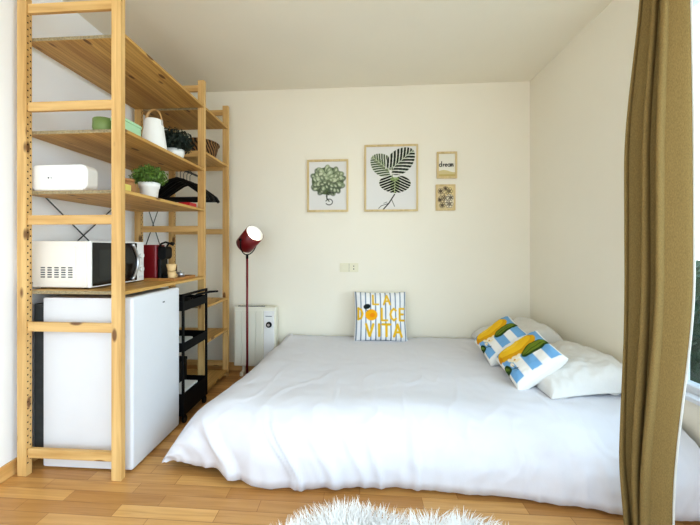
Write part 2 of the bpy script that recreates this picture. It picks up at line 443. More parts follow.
for z in (mz0+.07, mz0+.15):
    build('dial', G().cyl((mx1+.022, my1-.032, z), (mx1+.036, my1-.032, z), .016, .014, 20), M['white_plastic'], cp)
build('button', G().box(mx1+.022, mx1+.025, my1-.05, my1-.012, mz0+.018, mz0+.03), M['white_side'], cp)
for x in (mx0+.03, mx1-.03):
    for y in (my0+.04, my1-.04): build('foot', G().cyl((x,y,S4),(x,y,mz0+.001),.012), M['black'], mw)

# ------------------------------------------------------------------ coffee machine on tray
tray = thing('serving_tray', 'flat brown wooden tray under the coffee machine', 'tray', (-1.25, 2.28, S4))
g = G().box(-1.405, -1.125, 2.09, 2.37, S4, S4+.006)
build('tray_base', g, M['tray'], tray)
g = G().box(-1.405,-1.395,2.09,2.37,S4+.006,S4+.018).box(-1.135,-1.125,2.09,2.37,S4+.006,S4+.018).box(-1.395,-1.135,2.09,2.098,S4+.006,S4+.018).box(-1.395,-1.135,2.362,2.37,S4+.006,S4+.018)
build('tray_lip', g, M['tray'], tray)
T0 = S4+.0065
cm = thing('coffee_machine', 'dark red and black capsule coffee machine on the wooden tray', 'coffee machine', (-1.30, 2.18, T0))
build('body', G().rbox(-1.385, -1.262, 2.13, 2.235, T0, T0+.215, .012, 'z'), M['red'], cm, .004)
build('water_tank', G().rbox(-1.393, -1.386, 2.14, 2.225, T0+.02, T0+.2, .003, 'z'), M['black_gloss'], cm)
hd = build('brew_head', G().rbox(-1.2615, -1.208, 2.145, 2.22, T0+.125, T0+.205, .02, 'y'), M['black'], cm, .003)
build('lever', G().tube([(-1.255,2.14,T0+.19),(-1.235,2.14,T0+.222),(-1.21,2.145,T0+.232),(-1.19,2.16,T0+.224),(-1.185,2.185,T0+.214),(-1.19,2.21,T0+.224),(-1.21,2.222,T0+.23),(-1.235,2.225,T0+.222),(-1.255,2.225,T0+.19)], .006, 8), M['black'], hd)
build('column', G().rbox(-1.2615, -1.238, 2.14, 2.225, T0, T0+.125, .01, 'z'), M['black'], cm)
build('drip_tray', G().rbox(-1.2375, -1.20, 2.15, 2.215, T0, T0+.03, .012, 'z'), M['black'], cm, .002)
def cup(name, label, x, y, r0, r1, h, m, extra=None):
    o = thing(name, label, name.split('_')[-1], (x, y, T0))
    build('bowl', G().lathe([(r0*.7,0),(r0,.004),(r1,h),(r1-.004,h),(r0-.004,.008),(.001,.007)], (x,y,T0), 24), m, o)
    return o
o = cup('espresso_cup', 'small cream espresso cup stacked on another on the tray', -1.165, 2.137, .020, .026, .05, M['cream'])
build('handle', G().tube([(-1.165+.022*math.cos(.3)+.010*math.sin(PI*i/8), 2.137+.006, T0+.012+.026*i/8) for i in range(9)], .003, 6), M['cream'], o)
o = thing('espresso_cup', 'upper cream espresso cup resting in the one below', 'cup', (-1.165, 2.137, T0+.0515))
build('bowl', G().lathe([(.018,0),(.022,.004),(.031,.045),(.027,.045),(.018,.008),(.001,.007)], (-1.167,2.137,T0+.051), 24), M['cream'], o)
o = tag(build('wooden_box', G().rbox(-1.262,-1.215,2.25,2.30,T0,T0+.085,.004,'z'), M['brown'], bevel=.002), 'small dark brown wooden box behind the cream cups', 'box')
o = thing('sugar_bowl', 'small silver metal sugar bowl at the end of the tray', 'bowl', (-1.168, 2.25, T0))
build('bowl', G().lathe([(.016,0),(.024,.01),(.027,.025),(.024,.036),(.001,.037)], (-1.168,2.25,T0), 24), M['chrome'], o)
build('lid_knob', G().lathe([(.004,0),(.006,.005),(.001,.01)], (-1.168,2.25,T0+.037), 12), M['chrome'], o)

# ------------------------------------------------------------------ things on the third board
o = thing('wifi_router', 'white rounded wireless router with a small grey mark, at the end of the board', 'router', (-1.49, 1.65, S3))
ro = build('housing', G().rbox(-1.592, -1.30, 1.612, 1.69, S3+.002, S3+.128, .034, 'y', 8), M['white_plastic'], o, .008, 3)
build('mark', G().cyl((-1.495,1.612,S3+.064),(-1.495,1.6105,S3+.064),.004,n=10).box(-1.485,-1.476,1.6108,1.612,S3+.062,S3+.065), M['slot'], o)
build('foot', G().box(-1.55,-1.42,1.63,1.68,S3,S3+.003), M['black'], o)
def pot_plant(name, label, x, y, z0, r_top, h, fol_r, fol_h, leafm, n, lsize, ring, seed, spiky=0):
    rr = random.Random(seed)
    o = thing(name, label, 'potted plant', (x, y, z0))
    pr = [(r_top*.72,0),(r_top*.76,.002)]
    if ring: pr += [(r_top*.86,h*.66),(r_top*.93,h*.68),(r_top,h*.995),(r_top*.985,h),(r_top*.93,h),(r_top*.9,h*.8),(.001,h*.8)]
    else: pr += [(r_top*.9,h*.3),(r_top,h*.7),(r_top*.97,h),(r_top*.9,h),(r_top*.88,h*.85),(.001,h*.85)]
    p = build('pot', G().lathe(pr, (x,y,z0), 36), M['ceramic'], o)
    build('soil', G().lathe([(r_top*.88,h*.79),(.001,h*.87)], (x,y,z0), 24), M['soil'], o)
    def fn():
        while True:
            v = Vector((rr.uniform(-1,1), rr.uniform(-1,1), rr.uniform(-.55,1)))
            if .35 < v.length < 1: break
        v = v * (.75 + .35*rr.random())
        return (x + v.x*fol_r, y + v.y*fol_r, z0 + h + fol_h*.30 + v.z*fol_h*.62), v
    g = leaf_cloud(n, fn, lsize, rr, .9)
    build('foliage', g, leafm, o, fix=False)
    g = G()
    for k in range(14):
        a = rr.uniform(0, 2*PI); q = rr.uniform(.2, .8)
        g.tube([(x, y, z0+h*.8), (x+.3*q*fol_r*math.cos(a), y+.3*q*fol_r*math.sin(a), z0+h+fol_h*.3), (x+q*fol_r*math.cos(a), y+q*fol_r*math.sin(a), z0+h+fol_h*.7)], .0018, 5)
    build('stem', g, leafm, o)
    return o
pot_plant('potted_boxwood', 'bushy bright green plant in a white ringed pot', -1.175, 1.915, S3, .057, .088, .092, .108, M['leaf'], 2000, .017, True, 5)
# small items behind the nearest post
tag(build('card_box', G().box(-1.22,-1.16,1.69,1.735,S3,S3+.045), M['yellow'], bevel=.002), 'small pale yellow carton beside the ringed plant pot', 'box')
o = thing('spice_jar', 'small tan clay jar standing behind the yellow carton', 'jar', (-1.215, 1.80, S3))
build('body', G().lathe([(.024,0),(.03,.005),(.032,.06),(.024,.075),(.001,.076)], (-1.215,1.80,S3), 24), M['tan'], o)
build('lid', G().lathe([(.025,0),(.025,.014),(.001,.016)], (-1.215,1.80,S3+.076), 24), M['tan'], o)
tag(build('red_box', G().box(-1.21,-1.13,2.30,2.40,S3,S3+.03), M['redbox'], bevel=.002), 'flat bright red box on the board below the hangers', 'box')

# ------------------------------------------------------------------ things on the second board
o = thing('serving_bowl', 'round sage green bowl on the second board, partly behind the post', 'bowl', (-1.243, 1.68, S2))
build('bowl', G().lathe([(.04,0),(.046,.004),(.052,.03),(.050,.072),(.048,.074),(.045,.072),(.042,.015),(.001,.012)], (-1.262,1.68,S2), 40), M['sage'], o)
o = thing('lunch_box', 'mint green lidded food container next to the sage bowl', 'container', (-1.17, 1.71, S2))
build('body', G().rbox(-1.207,-1.137,1.642,1.79,S2,S2+.058,.014,'z'), M['mint'], o, .003)
build('lid', G().rbox(-1.210,-1.134,1.639,1.793,S2+.058,S2+.072,.015,'z'), M['mint'], o, .003)
o = thing('lantern', 'white tapered lantern with an arched wooden carrying handle', 'lantern', (-1.19, 1.99, S2))
lx, ly = -1.19, 1.985
build('body', G().lathe([(.062,0),(.070,.004),(.071,.012),(.048,.172),(.044,.18),(.001,.182)], (lx,ly,S2), 40), M['white_plastic'], o)
hp = [(lx - .046*math.cos(PI*i/16), ly, S2+.165+.062*math.sin(PI*i/16)+ .012*(1 if 0 < i < 16 else 0)) for i in range(17)]
build('handle', G().tube(hp, .007, 8, flat=.6), M['oak_handle'], o)
for s_ in (-1, 1): build('handle_bracket', G().box(lx+s_*.047-.005, lx+s_*.047+.005, ly-.009, ly+.009, S2+.145, S2+.178), M['chrome'], o, .002)
pot_plant('potted_herb', 'dark spiky-leaved plant in a low white bowl pot', -1.175, 2.185, S2, .062, .06, .118, .145, M['leaf_dark'], 1900, .022, False, 9)
# basket on far upper shelf
o = thing('wicker_basket', 'oval brown wicker basket on the far upper board', 'basket', (-1.24, 2.70, F2))
g = G().lathe([(.07,0),(.078,.004),(.10,.06),(.112,.115),(.116,.12),(.108,.118),(.095,.06),(.07,.012),(.001,.01)], (-1.225,2.71,F2), 40, sx=1.0, sy=1.35)
build('weave', g, M['wicker'], o)
build('rim', G().tube([(-1.225+.114*math.cos(2*PI*i/40), 2.71+.154*math.sin(2*PI*i/40), F2+.12) for i in range(40)], .007, 8, closed=True), M['wicker'], o)

# ------------------------------------------------------------------ hangers
def hanger_parts(root, y, z):
    # shoulders as flat tapered tubes
    x = RX
    pts = [(x-.225, y, z-.235), (x-.205, y, z-.205), (x-.12, y, z-.145), (x-.05, y, z-.10), (x, y, z-.085), (x+.05, y, z-.10), (x+.12, y, z-.145), (x+.205, y, z-.205), (x+.225, y, z-.235)]
    build('shoulder', G().tube(pts, [.012,.016,.017,.016,.014,.016,.017,.016,.012], 10, flat=.9), M['black'], root)
    build('trouser_bar', G().tube([(x-.21,y,z-.226),(x+.21,y,z-.226)], .007, 8), M['black'], root)
    hk = [(x, y, z-.085), (x, y, z-.03)] + [(x + .0165*math.cos(a), y, z-.0055 + .0165*math.sin(a)) for a in [R(-80), R(-40), 0, R(40), R(80), R(120), R(160), R(195)]]
    build('hook', G().tube(hk, .0022, 6), M['steel'], root)
hl = ['hanging nearest the middle post', 'hanging second from the middle post', 'third along the clothes rail', 'fourth along the clothes rail', 'hanging last, nearest the end post']
proto = thing('clothes_hanger', 'black plastic clothes hanger ' + hl[0], 'hanger', (RX, 2.52, RZ), 'black hangers on the clothes rail')
hanger_parts(proto, 2.52, RZ)
for i in range(1, 5):
    c = copy_tree(proto); c.location = (RX, 2.52 + .05*i, RZ); c['label'] = 'black plastic clothes hanger ' + hl[i]
    c.rotation_euler = (0, 0, R((-5, 4, -3, 6)[i-1]))

# ------------------------------------------------------------------ black trolley
tx0, tx1, ty0, ty1, tz = -1.36, -1.066, 2.092, 2.432, .792
tr = thing('rolling_cart', 'slim black metal three-tier rolling cart between fridge and post', 'cart', ((tx0+tx1)/2, (ty0+ty1)/2, 0))
pw = .013
for x in (tx0, tx1-pw):
    for y in (ty0, ty1-pw):
        build('upright', G().box(x, x+pw, y, y+pw, .05, tz-pw), M['black_metal'], tr)
for x in (tx0, tx1-pw): build('handle_bar', G().box(x, x+pw, ty0, ty1, tz-pw, tz), M['black_metal'], tr)
for z, hgt in ((.69, .055), (.44, .055), (.05, .13)):
    g = G().box(tx0+pw, tx1-pw, ty0+pw, ty1-pw, z, z+.006)
    g.box(tx0+pw, tx1-pw, ty0+.002, ty0+.006, z, z+hgt).box(tx0+pw, tx1-pw, ty1-.006, ty1-.002, z, z+hgt)
    g.box(tx0+.002, tx0+.006, ty0+pw, ty1-pw, z, z+hgt).box(tx1-.006, tx1-.002, ty0+pw, ty1-pw, z, z+hgt)
    build('basket_tier', g, M['black_metal'], tr)
for x in (tx0+.01, tx1-.01):
    for y in (ty0+.03, ty1-.03):
        c = build('caster', G().cyl((x-.008,y,.022),(x+.008,y,.022),.022,n=18), M['black'], tr)
        build('fork', G().box(x-.010,x+.010,y-.005,y+.005,.03,.052), M['black_metal'], c)
pan = thing('frying_pan', 'black frying pan lying on the top tier of the cart', 'pan', (-1.22, 2.25, .697))
build('pan_bowl', G().lathe([(.09,0),(.10,.003),(.125,.04),(.121,.04),(.097,.006),(.001,.005)], (-1.22,2.25,.697), 40), M['black'], pan)
build('handle', G().tube([(-1.13,2.32,.732),(-1.10,2.34,.758),(-1.03,2.39,.772),(-.985,2.42,.772)], [.008,.009,.010,.008], 8, flat=.6), M['black'], pan)
tag(build('folded_cloth', G().box(-1.30,-1.10,2.14,2.32,.447,.468).box(-1.295,-1.11,2.145,2.31,.468,.486), M['lining'], bevel=.008), 'white cloth folded on the middle tier of the cart', 'cloth')
o = thing('storage_tin', 'dark square storage tin on the bottom tier of the cart', 'tin', (-1.27, 2.33, .097))
build('tin_body', G().rbox(-1.335,-1.20,2.26,2.41,.057,.30,.012,'z'), M['black'], o)
build('lid', G().rbox(-1.338,-1.197,2.257,2.413,.30,.318,.013,'z'), M['black'], o, .003)
o = thing('notepad', 'white sheets of paper lying on the bottom tier of the cart', 'paper', (-1.14, 2.2, .17))
build('paper', G().box(-1.187,-1.09,2.125,2.33,.172,.184), M['white_plastic'], o, .001)
build('backing_block', G().box(-1.185,-1.092,2.127,2.328,.057,.172), M['black'], o, .002)

# ------------------------------------------------------------------ radiator
rx0, rx1, ry0, ry1, rz1 = -1.062, -.703, 2.945, 3.03, .575
ra = thing('electric_radiator', 'white electric panel radiator with a black round dial against the back wall', 'radiator', (-.88, 2.99, 0))
build('body', G().box(rx0, rx1, ry0, ry1, .075, rz1), M['heater'], ra, .008, 3)
n = 4; w = (rx1-rx0-.12)/n
for k in range(n):
    x = rx0+.012+k*w
    build('front_panel', G().box(x, x+w-.004, ry0-.008, ry0+.002, .095, rz1-.03), M['heater'], ra, .003)
cpn = build('control_panel', G().box(rx1-.10, rx1-.012, ry0-.008, ry0+.002, .095, rz1-.03), M['white_plastic'], ra, .003)
build('dial', G().cyl((rx1-.055,ry0-.008,.43),(rx1-.055,ry0-.026,.43),.025,.021,24), M['black'], cpn)
build('dial_cap', G().cyl((rx1-.055,ry0-.026,.43),(rx1-.055,ry0-.029,.43),.012,.011,20), M['chrome'], cpn)
build('display_strip', G().box(rx1-.085,rx1-.03,ry0-.0095,ry0-.007,.498,.503), M['slot'], cpn)
g = G().box(rx0+.03, rx1-.10, ry0+.02, ry1-.015, rz1, rz1+.004)
for k in range(18): x = rx0+.04+k*.0135; g.box(x, x+.006, ry0+.024, ry1-.019, rz1+.004, rz1+.007, 1)
build('top_grille', g, [M['slot'], M['heater']], ra)
for x in (rx0+.06, rx1-.08): build('foot', G().box(x, x+.03, ry0-.03, ry1+.005, 0, .03).box(x+.005, x+.025, ry0+.02, ry1-.02, .03, .076), M['heater'], ra, .003)
for x in (rx0+.09, rx1-.07): build('wall_bracket', G().box(x, x+.03, ry1, YB, .3, .36), M['heater'], ra)

# ------------------------------------------------------------------ floor lamp
Lx, Ly = -.868, 2.70
la = thing('floor_lamp', 'slim dark red floor lamp with a tilted cylindrical spot shade', 'floor lamp', (Lx, Ly, 0))
build('base', G().lathe([(.11,0),(.115,.004),(.115,.016),(.108,.022),(.02,.026),(.012,.04),(.001,.041)], (Lx,Ly,0), 40), M['maroon'], la)
build('pole', G().cyl((Lx,Ly,.03),(Lx,Ly,1.0),.0085,n=16), M['maroon'], la)
cr = Vector((math.cos(TH), math.sin(TH), 0)); cf = Vector((-math.sin(TH), math.cos(TH), 0)); up = Vector((0,0,1))
ax = (cr*.62 + up*.56 - cf*.55).normalized()
sc_c = Vector((Lx, Ly, 1.02)) + cr*.018 + up*.118
nb = sc_c - ax*.085; nf = sc_c + ax*.085
# shade shell
def shell(a, b, r, th, n=40):
    g = G(); d = (b-a).normalized(); u = d.orthogonal().normalized(); w = d.cross(u)
    prof = [(a, .001), (a, r*.9), (a + d*.01, r), (b, r), (b, r-th), (a + d*.014, r-th), (a + d*.012, .001)]
    vs = []
    for p, q in prof:
        for j in range(n):
            t_ = 2*PI*j/n; vs.append(p + u*(q*math.cos(t_)) + w*(q*math.sin(t_)))
    for i in range(len(prof)-1):
        g.add([], [])
    o = len(g.v); g.v += [tuple(v) for v in vs]
    for i in range(len(prof)-1):
        for j in range(n):
            g.f.append((i*n+j, i*n+(j+1)%n, (i+1)*n+(j+1)%n, (i+1)*n+j)); g.m.append(1 if i >= 4 else 0); g.sm.append(i in (2, 4))
    return g
shd = build('shade', shell(nb, nf, .073, .003), [M['maroon'], M['lamp_in']], la)
bm_, nt, b = nmat('lamp_bulb_glow')
b.inputs['Emission Color'].default_value = (1, .93, .78, 1); b.inputs['Emission Strength'].default_value = 4.0
tcn = N(nt, 'ShaderNodeTexCoord'); nzn = N(nt, 'ShaderNodeTexNoise'); nt.links.new(tcn.outputs['Object'], nzn.inputs['Vector'])
rpn = ramp(nt, [(0, (.95,.93,.88,1)), (1, (1,.98,.93,1))]); nt.links.new(nzn.outputs['Fac'], rpn.inputs['Fac']); nt.links.new(rpn.outputs['Color'], b.inputs['Base Color'])
bc = nb + ax*.095
g = G(); 
prof = [(.012,-.06),(.014,-.03),(.024,-.012),(.03,.005),(.028,.02),(.018,.032),(.001,.036)]
q = ax.to_track_quat('Z', 'Y').to_matrix()
gg = G().lathe(prof, (0,0,0), 20)
g.add([tuple(q @ Vector(v) + bc) for v in gg.v], gg.f, 0, True)
build('bulb', g, bm_, la)
side = ax.cross(up).normalized()
pivot = sc_c - ax*.005
yk = []
for i in range(13):
    a = PI*i/12
    yk.append(pivot + side*(.079*math.cos(a)) + (Vector((Lx, Ly, 1.02))-pivot)*math.sin(a))
build('yoke', G().tube(yk, .0042, 8), M['black_metal'], la)
build('swivel', G().cyl((Lx,Ly,.99), (Lx,Ly,1.024), .0095, n=14), M['black_metal'], la)
for s_ in (-1,1): build('pivot_knob', G().cyl(pivot+side*s_*.073, pivot+side*s_*.087, .009, n=14), M['black_metal'], la)

# ------------------------------------------------------------------ bed
BX0, BX1 = -.70, 1.385
ZT = .33
bed = thing('bed', 'low double bed against the back wall beneath the white duvet', 'bed', (.35, 2.3, 0))
build('mattress', G().rbox(BX0+.1, BX1, 1.86, 3.03, .12, .275, .04, 'z'), M['mattress'], bed, .02, 3)
build('slatted_base', G().box(BX0+.13, BX1-.02, 1.89, 3.02, .06, .12), M['pine_x'], bed, .004)
for x in (BX0+.2, BX1-.15):
    for y in (1.95, 2.9): build('leg', G().cyl((x,y,0),(x,y,.061),.025), M['black'], bed)

# duvet: draped height surface
def interp(x, xs, ys): return float(np.interp(x, xs, ys))
HX = [-1.2,-.93,-.73,-.57,-.48,-.2,.2,.6,.9,1.04,1.2,1.4]; HY = [1.66,1.645,1.615,1.575,1.545,1.545,1.575,1.555,1.515,1.483,1.47,1.47]
def sm(t): return t*t*(3-2*t)
NU1, NU2, NV1, NV2 = 46, 190, 46, 110
us = [(-1 + i/NU1) for i in range(NU1)] + [i/NU2 for i in range(NU2+1)]
vs_ = [(-1 + i/NV1) for i in range(NV1)] + [i/NV2 for i in range(NV2+1)]
DX0, DX1 = -.57, 1.37
def nz(x, y, z=0): return noise.noise(Vector((x, y, z)))
def drop(t):          # t 0..1 -> (outward fraction, height fraction)
    a = t*PI/2
    return math.sin(a)**.85, math.cos(a)**.62
verts = []
for v in vs_:
    for u in us:
        p = max(0, -u); q = max(0, -v)
        ox, hx = drop(p); oy, hy = drop(q); hx = hx**(1.3+1.5*sm(max(0, min(1, (2.4-(1.80+max(0,v)*1.245))/.8))))
        X = DX0 + max(0,u)*(DX1-DX0)
        xfront = X
        # left hem flares near the front corner
        Ytop = 1.80
        Yin = Ytop + max(0,v)*(3.045-Ytop)
        lf = sm(max(0, min(1, (2.4 - Yin)/.8)))
        lefth = -.76 - .22*lf + .07*sm(max(0, min(1, (Yin-2.6)/.3)))
        X = X - ox*(DX0 - lefth)
        yh = interp(X, HX, HY)
        Y = Yin - oy*(Ytop-yh)
        zh = .016 + .032*sm(max(0,min(1,(-.40-X)/.4)))
        Z = zh + (ZT-zh)*hx*hy
        # puffiness of the top
        if q == 0 and p == 0:
            Z += .010*nz(X*2.2, Y*2.2, 4) + .004*nz(X*6+3, Y*6, 7)
            e = min(1, (3.045-Y)/.10); Z -= .012*(1-e)
            Z -= .02*sm(max(0, min(1, (X-.7)/.4)))*0
        else:
            Z += (.010*nz(X*2.2, Y*2.2, 4) + .004*nz(X*6+3, Y*6, 7))*hx*hy
        # folds on the front face: slanting ridges running down and towards the middle
        fall = q
        if q > 0:
            k = min(1, q*2.0)*(.6+.4*q)
            wl = sm(max(0, min(1, (.45-X)/1.0)))            # folds are deeper towards the foot corner
            slant = .02 + .20*wl
            s = X + .06*nz(X*2, q*2, 9) - slant*(q**1.5)
            w1 = nz(s*3.4, .3+q*.35, 1.5); w2 = nz(s*9.5, q*.6, 8.2); w3 = nz(s*23, q*1.3, 3.1)
            r1 = max(0, 1-abs(w1)*6); r2 = max(0, 1-abs(w2)*5)
            ridge = (r1*.021 + r2*.014)*(.4+.9*wl) + w2*.012*(.5+.6*wl) + w3*.004
            Y -= ridge*k*(1-p*.4)
            Z += .006*nz(X*9, q*6, 11)*k*(1-q)
            he = max(0, (q-.8)/.2)
            Y += .02*he*he                                    # hem tucks back under
            Y -= .006*he*nz(X*16, 2.2)*2*wl
            Z += .012*he*nz(X*11, 5.5)*(.3+.9*wl)
        if p > 0:
            k = min(1, p*2)
            X -= k*(.014*nz(Y*9, p*1.2, 2.2) + .01*nz(Y*19, p*2, 6.2))
        # fine wrinkles over all
        fw = nz(X*16 + 2*nz(X*4,Y*4), Y*16 + Z*20, 3.3)
        Z += .0030*fw*(1-.5*q); Y -= .005*fw*q
        fc = nz(X*7 + 1.5*nz(X*3, Z*6, 4), Y*2.5 + Z*3, 21); Y -= .010*max(0, 1-abs(fc)*9)*min(1, q*3)*(1-.6*q); Z += .004*max(0, 1-abs(fc)*9)*max(0, 1-q*2)*(1 if Y < 2.1 else .3)
        verts.append((X, Y, max(Z, .006)))
nu = len(us); nvv = len(vs_)
# hem return (turned-under edge) : extra row along the front
row0 = len(verts)
for i in range(nu):
    x, y, z = verts[i]; verts.append((x, y+.035, max(.004, z-.006)))
faces = [(j*nu+i, j*nu+i+1, (j+1)*nu+i+1, (j+1)*nu+i) for j in range(nvv-1) for i in range(nu-1)]
faces += [(row0+i, row0+i+1, i+1, i) for i in range(nu-1)]
g = G().add(verts, faces, 0, True)
duvet = tag(build('duvet', g, M['duvet'], fix=False), 'large white cotton duvet draped over the bed down to the floor', 'duvet')

# ------------------------------------------------------------------ cushions and pillows
def cushion_mesh(name, sx, sy, th, nx, ny, mat, painter=None, parent=None, pinch=.05, wr=.004, seed=0, back=(.86,.85,.82), p=.42, under=1.0, wedge=0):
    """front face up (+z); returns one closed mesh with a colour attribute"""
    def pt(u, v, s):
        e = max(0, (1-u**4))**p * max(0, (1-v**4))**p
        # thin to a seam at the outline, sides curve in between corners
        X = sx/2*u*(1 - pinch*(1-v*v)*u*u) ; Y = sy/2*v*(1 - pinch*(1-u*u)*v*v)
        w = wr*(noise.noise(Vector((u*3+seed, v*3, seed*1.7+s)))*1.3 + .6*noise.noise(Vector((u*7, v*7+seed, s*3)))) * min(1, e*2.5)
        edge = max(abs(u), abs(v))
        cr_ = wr*1.6*noise.noise(Vector((u*9+seed, v*9, 5+s)))*max(0, edge-.55)*min(1,e*3)
        return (X, Y, s*(th/2*e)*((1+wedge*u) if s > 0 else under) + w + cr_)
    V = []; F = []; C = []
    for s in (1, -1):
        o = len(V)
        for j in range(ny+1):
            v = math.sin((-1+2*j/ny)*PI/2*.999)*.35 + (-1+2*j/ny)*.65
            for i in range(nx+1):
                u = math.sin((-1+2*i/nx)*PI/2*.999)*.35 + (-1+2*i/nx)*.65
                V.append(pt(u, v, s)); C.append((u, v, s))
        for j in range(ny):
            for i in range(nx):
                a = o+j*(nx+1)+i
                F.append((a, a+1, a+nx+2, a+nx+1) if s > 0 else (a, a+nx+1, a+nx+2, a+1))
    me = bpy.data.meshes.new(name); me.from_pydata(V, [], F)
    me.polygons.foreach_set('use_smooth', [True]*len(F)); me.materials.append(mat)
    if painter:
        C = np.array(C); U = (C[:,0]+1)/2; W = (C[:,1]+1)/2
        rgb = painter(U, W)
        rgb[C[:,2] < 0] = back
        at = me.color_attributes.new('Col', 'FLOAT_COLOR', 'POINT')
        at.data.foreach_set('color', np.concatenate([rgb, np.ones((len(rgb),1))], 1).astype(np.float32).ravel())
    import bmesh
    bm = bmesh.new(); bm.from_mesh(me); bmesh.ops.remove_doubles(bm, verts=bm.verts, dist=2e-4); bm.to_mesh(me); bm.free()
    o = bpy.data.objects.new(name, me); COL.objects.link(o)
    if parent: o.parent = parent
    return o

# --- small 2D painter
L3 = lambda r, g_, b_: np.array(lin(r, g_, b_)[:3])
class Paint:
    def __init__(s, U, V, aspect, base, soft):
        s.x = U*aspect; s.y = V.copy(); s.c = np.tile(np.array(base, float), (len(U), 1)); s.soft = soft
    def blend(s, d, col, alpha=1.0):
        a = np.clip(.5 - d/s.soft, 0, 1)*alpha
        s.c += (np.array(col) - s.c)*a[:,None]
    def ellipse_d(s, cx, cy, a, b, ang=0):
        ca, sa = math.cos(ang), math.sin(ang); dx, dy = s.x-cx, s.y-cy
        X = dx*ca+dy*sa; Y = -dx*sa+dy*ca
        k = np.sqrt((X/a)**2+(Y/b)**2)
        return (k-1)*min(a,b), X/a, Y/b
    def ellipse(s, cx, cy, a, b, ang, col, alpha=1): s.blend(s.ellipse_d(cx,cy,a,b,ang)[0], col, alpha)
    def line_d(s, pts):
        best = np.full(len(s.x), 1e9)
        for (x0,y0),(x1,y1) in zip(pts, pts[1:]):
            dx, dy = x1-x0, y1-y0; t_ = np.clip(((s.x-x0)*dx+(s.y-y0)*dy)/(dx*dx+dy*dy+1e-12), 0, 1)
            best = np.minimum(best, np.hypot(s.x-x0-t_*dx, s.y-y0-t_*dy))
        return best
    def line(s, pts, w, col, alpha=1): s.blend(s.line_d(pts)-w/2, col, alpha)

GLYPH = {'L': [[(0,1),(0,0),(.75,0)]], 'A': [[(0,0),(.45,1),(.9,0)],[(.2,.36),(.72,.36)]], 'D': [[(0,0),(0,1),(.5,.85),(.72,.5),(.5,.12),(0,0)]],
         'C': [[(.8,.85),(.5,1),(.15,.8),(0,.5),(.15,.18),(.5,0),(.8,.15)]], 'E': [[(.7,1),(0,1),(0,0),(.7,0)],[(0,.52),(.55,.52)]],
         'V': [[(0,1),(.42,0),(.84,1)]], 'I': [[(.2,1),(.2,0)]], 'T': [[(0,1),(.9,1)],[(.45,1),(.45,0)]]}
def letters(p, txt, x0s, y, w, h, th, col):
    for ch, x in zip(txt, x0s):
        for st in GLYPH[ch]: p.line([(x+a*w, y+b*h) for a, b in st], th, col)

def paint_dolce(U, V):
    p = Paint(U, V, 1.0, L3(236,236,236), .012)
    for k in range(11): p.blend(np.abs(p.x-(.035+k*.093))-.011, L3(116,132,152))
    Y = L3(226,182,40); O = L3(238,172,28)
    letters(p, 'LA', (.36,.56), .735, .13, .19, .036, Y)
    letters(p, 'D', (.07,), .435, .12, .22, .042, Y)
    letters(p, 'LCE', (.52,.68,.86), .42, .13, .23, .040, Y)
    p.ellipse(.325, .525, .115, .11, 0, O); p.ellipse(.345,.52,.05,.04,.4, L3(236,140,26), .8)
    p.ellipse(.245, .69, .07, .05, .3, L3(26,38,40)); p.line([(.19,.66),(.26,.6)], .012, L3(26,38,40))
    letters(p, 'VITA', (.225,.435,.53,.74), .10, .16, .24, .046, Y)
    return p.c

def paint_lemon(U, V):
    # U: from the low edge up to the top edge (stripes), V: from near side to far side
    p = Paint(U, V, 1.0, L3(238,236,230), .012)
    B = L3(122,172,214)
    for a, b in ((.06,.25),(.42,.62),(.79,.97)): p.blend(np.maximum(a-p.x, p.x-b), B)
    p.blend(np.abs(p.y-.02)-.03, L3(238,236,230))
    d, X, Y = p.ellipse_d(.46, .72, .42, .255, -.06)
    p.blend(d, L3(222,166,24)); d2, _, _ = p.ellipse_d(.46, .78, .35, .18, -.06); p.blend(d2, L3(244,198,48), .9)
    p.ellipse(.40,.83,.17,.07,0, L3(252,214,84), .7); p.ellipse(.07,.70,.05,.07,0, L3(214,146,14))
    p.ellipse(.72, .44, .28, .125, .12, L3(44,72,22)); p.ellipse(.72,.46,.245,.085,.12, L3(112,130,40)); p.line([(.46,.41),(.98,.475)], .016, L3(60,84,24))
    for (x, y) in ((.26,.44),(.33,.38),(.40,.46),(.32,.49),(.20,.38),(.22,.50)): p.ellipse(x, y, .055, .035, x*9, L3(240,226,196))
    p.ellipse(.30,.43,.022,.022,0, L3(214,160,60))
    p.ellipse(.06, .40, .075, .13, .5, L3(40,66,26)); p.line([(.14,.32),(.26,.24)], .014, L3(60,70,50)); p.line([(.2,.36),(.24,.20)], .010, L3(70,70,60))
    p.ellipse(.06, .42, .022, .09, .5, L3(104,128,48))
    return p.c

# dolce cushion leaning on the back wall
dc = thing('throw_cushion', 'square cushion with blue pinstripes and yellow lettering leaning on the back wall', 'cushion', (0,0,0))
o = cushion_mesh('cover', .43, .40, .13, 150, 140, M['paint_cloth'], paint_dolce, dc, .05, .004, 3)
dc.location = (.165, 2.93, ZT+.185); dc.rotation_euler = (R(78), 0, R(1))
build_dummy = None
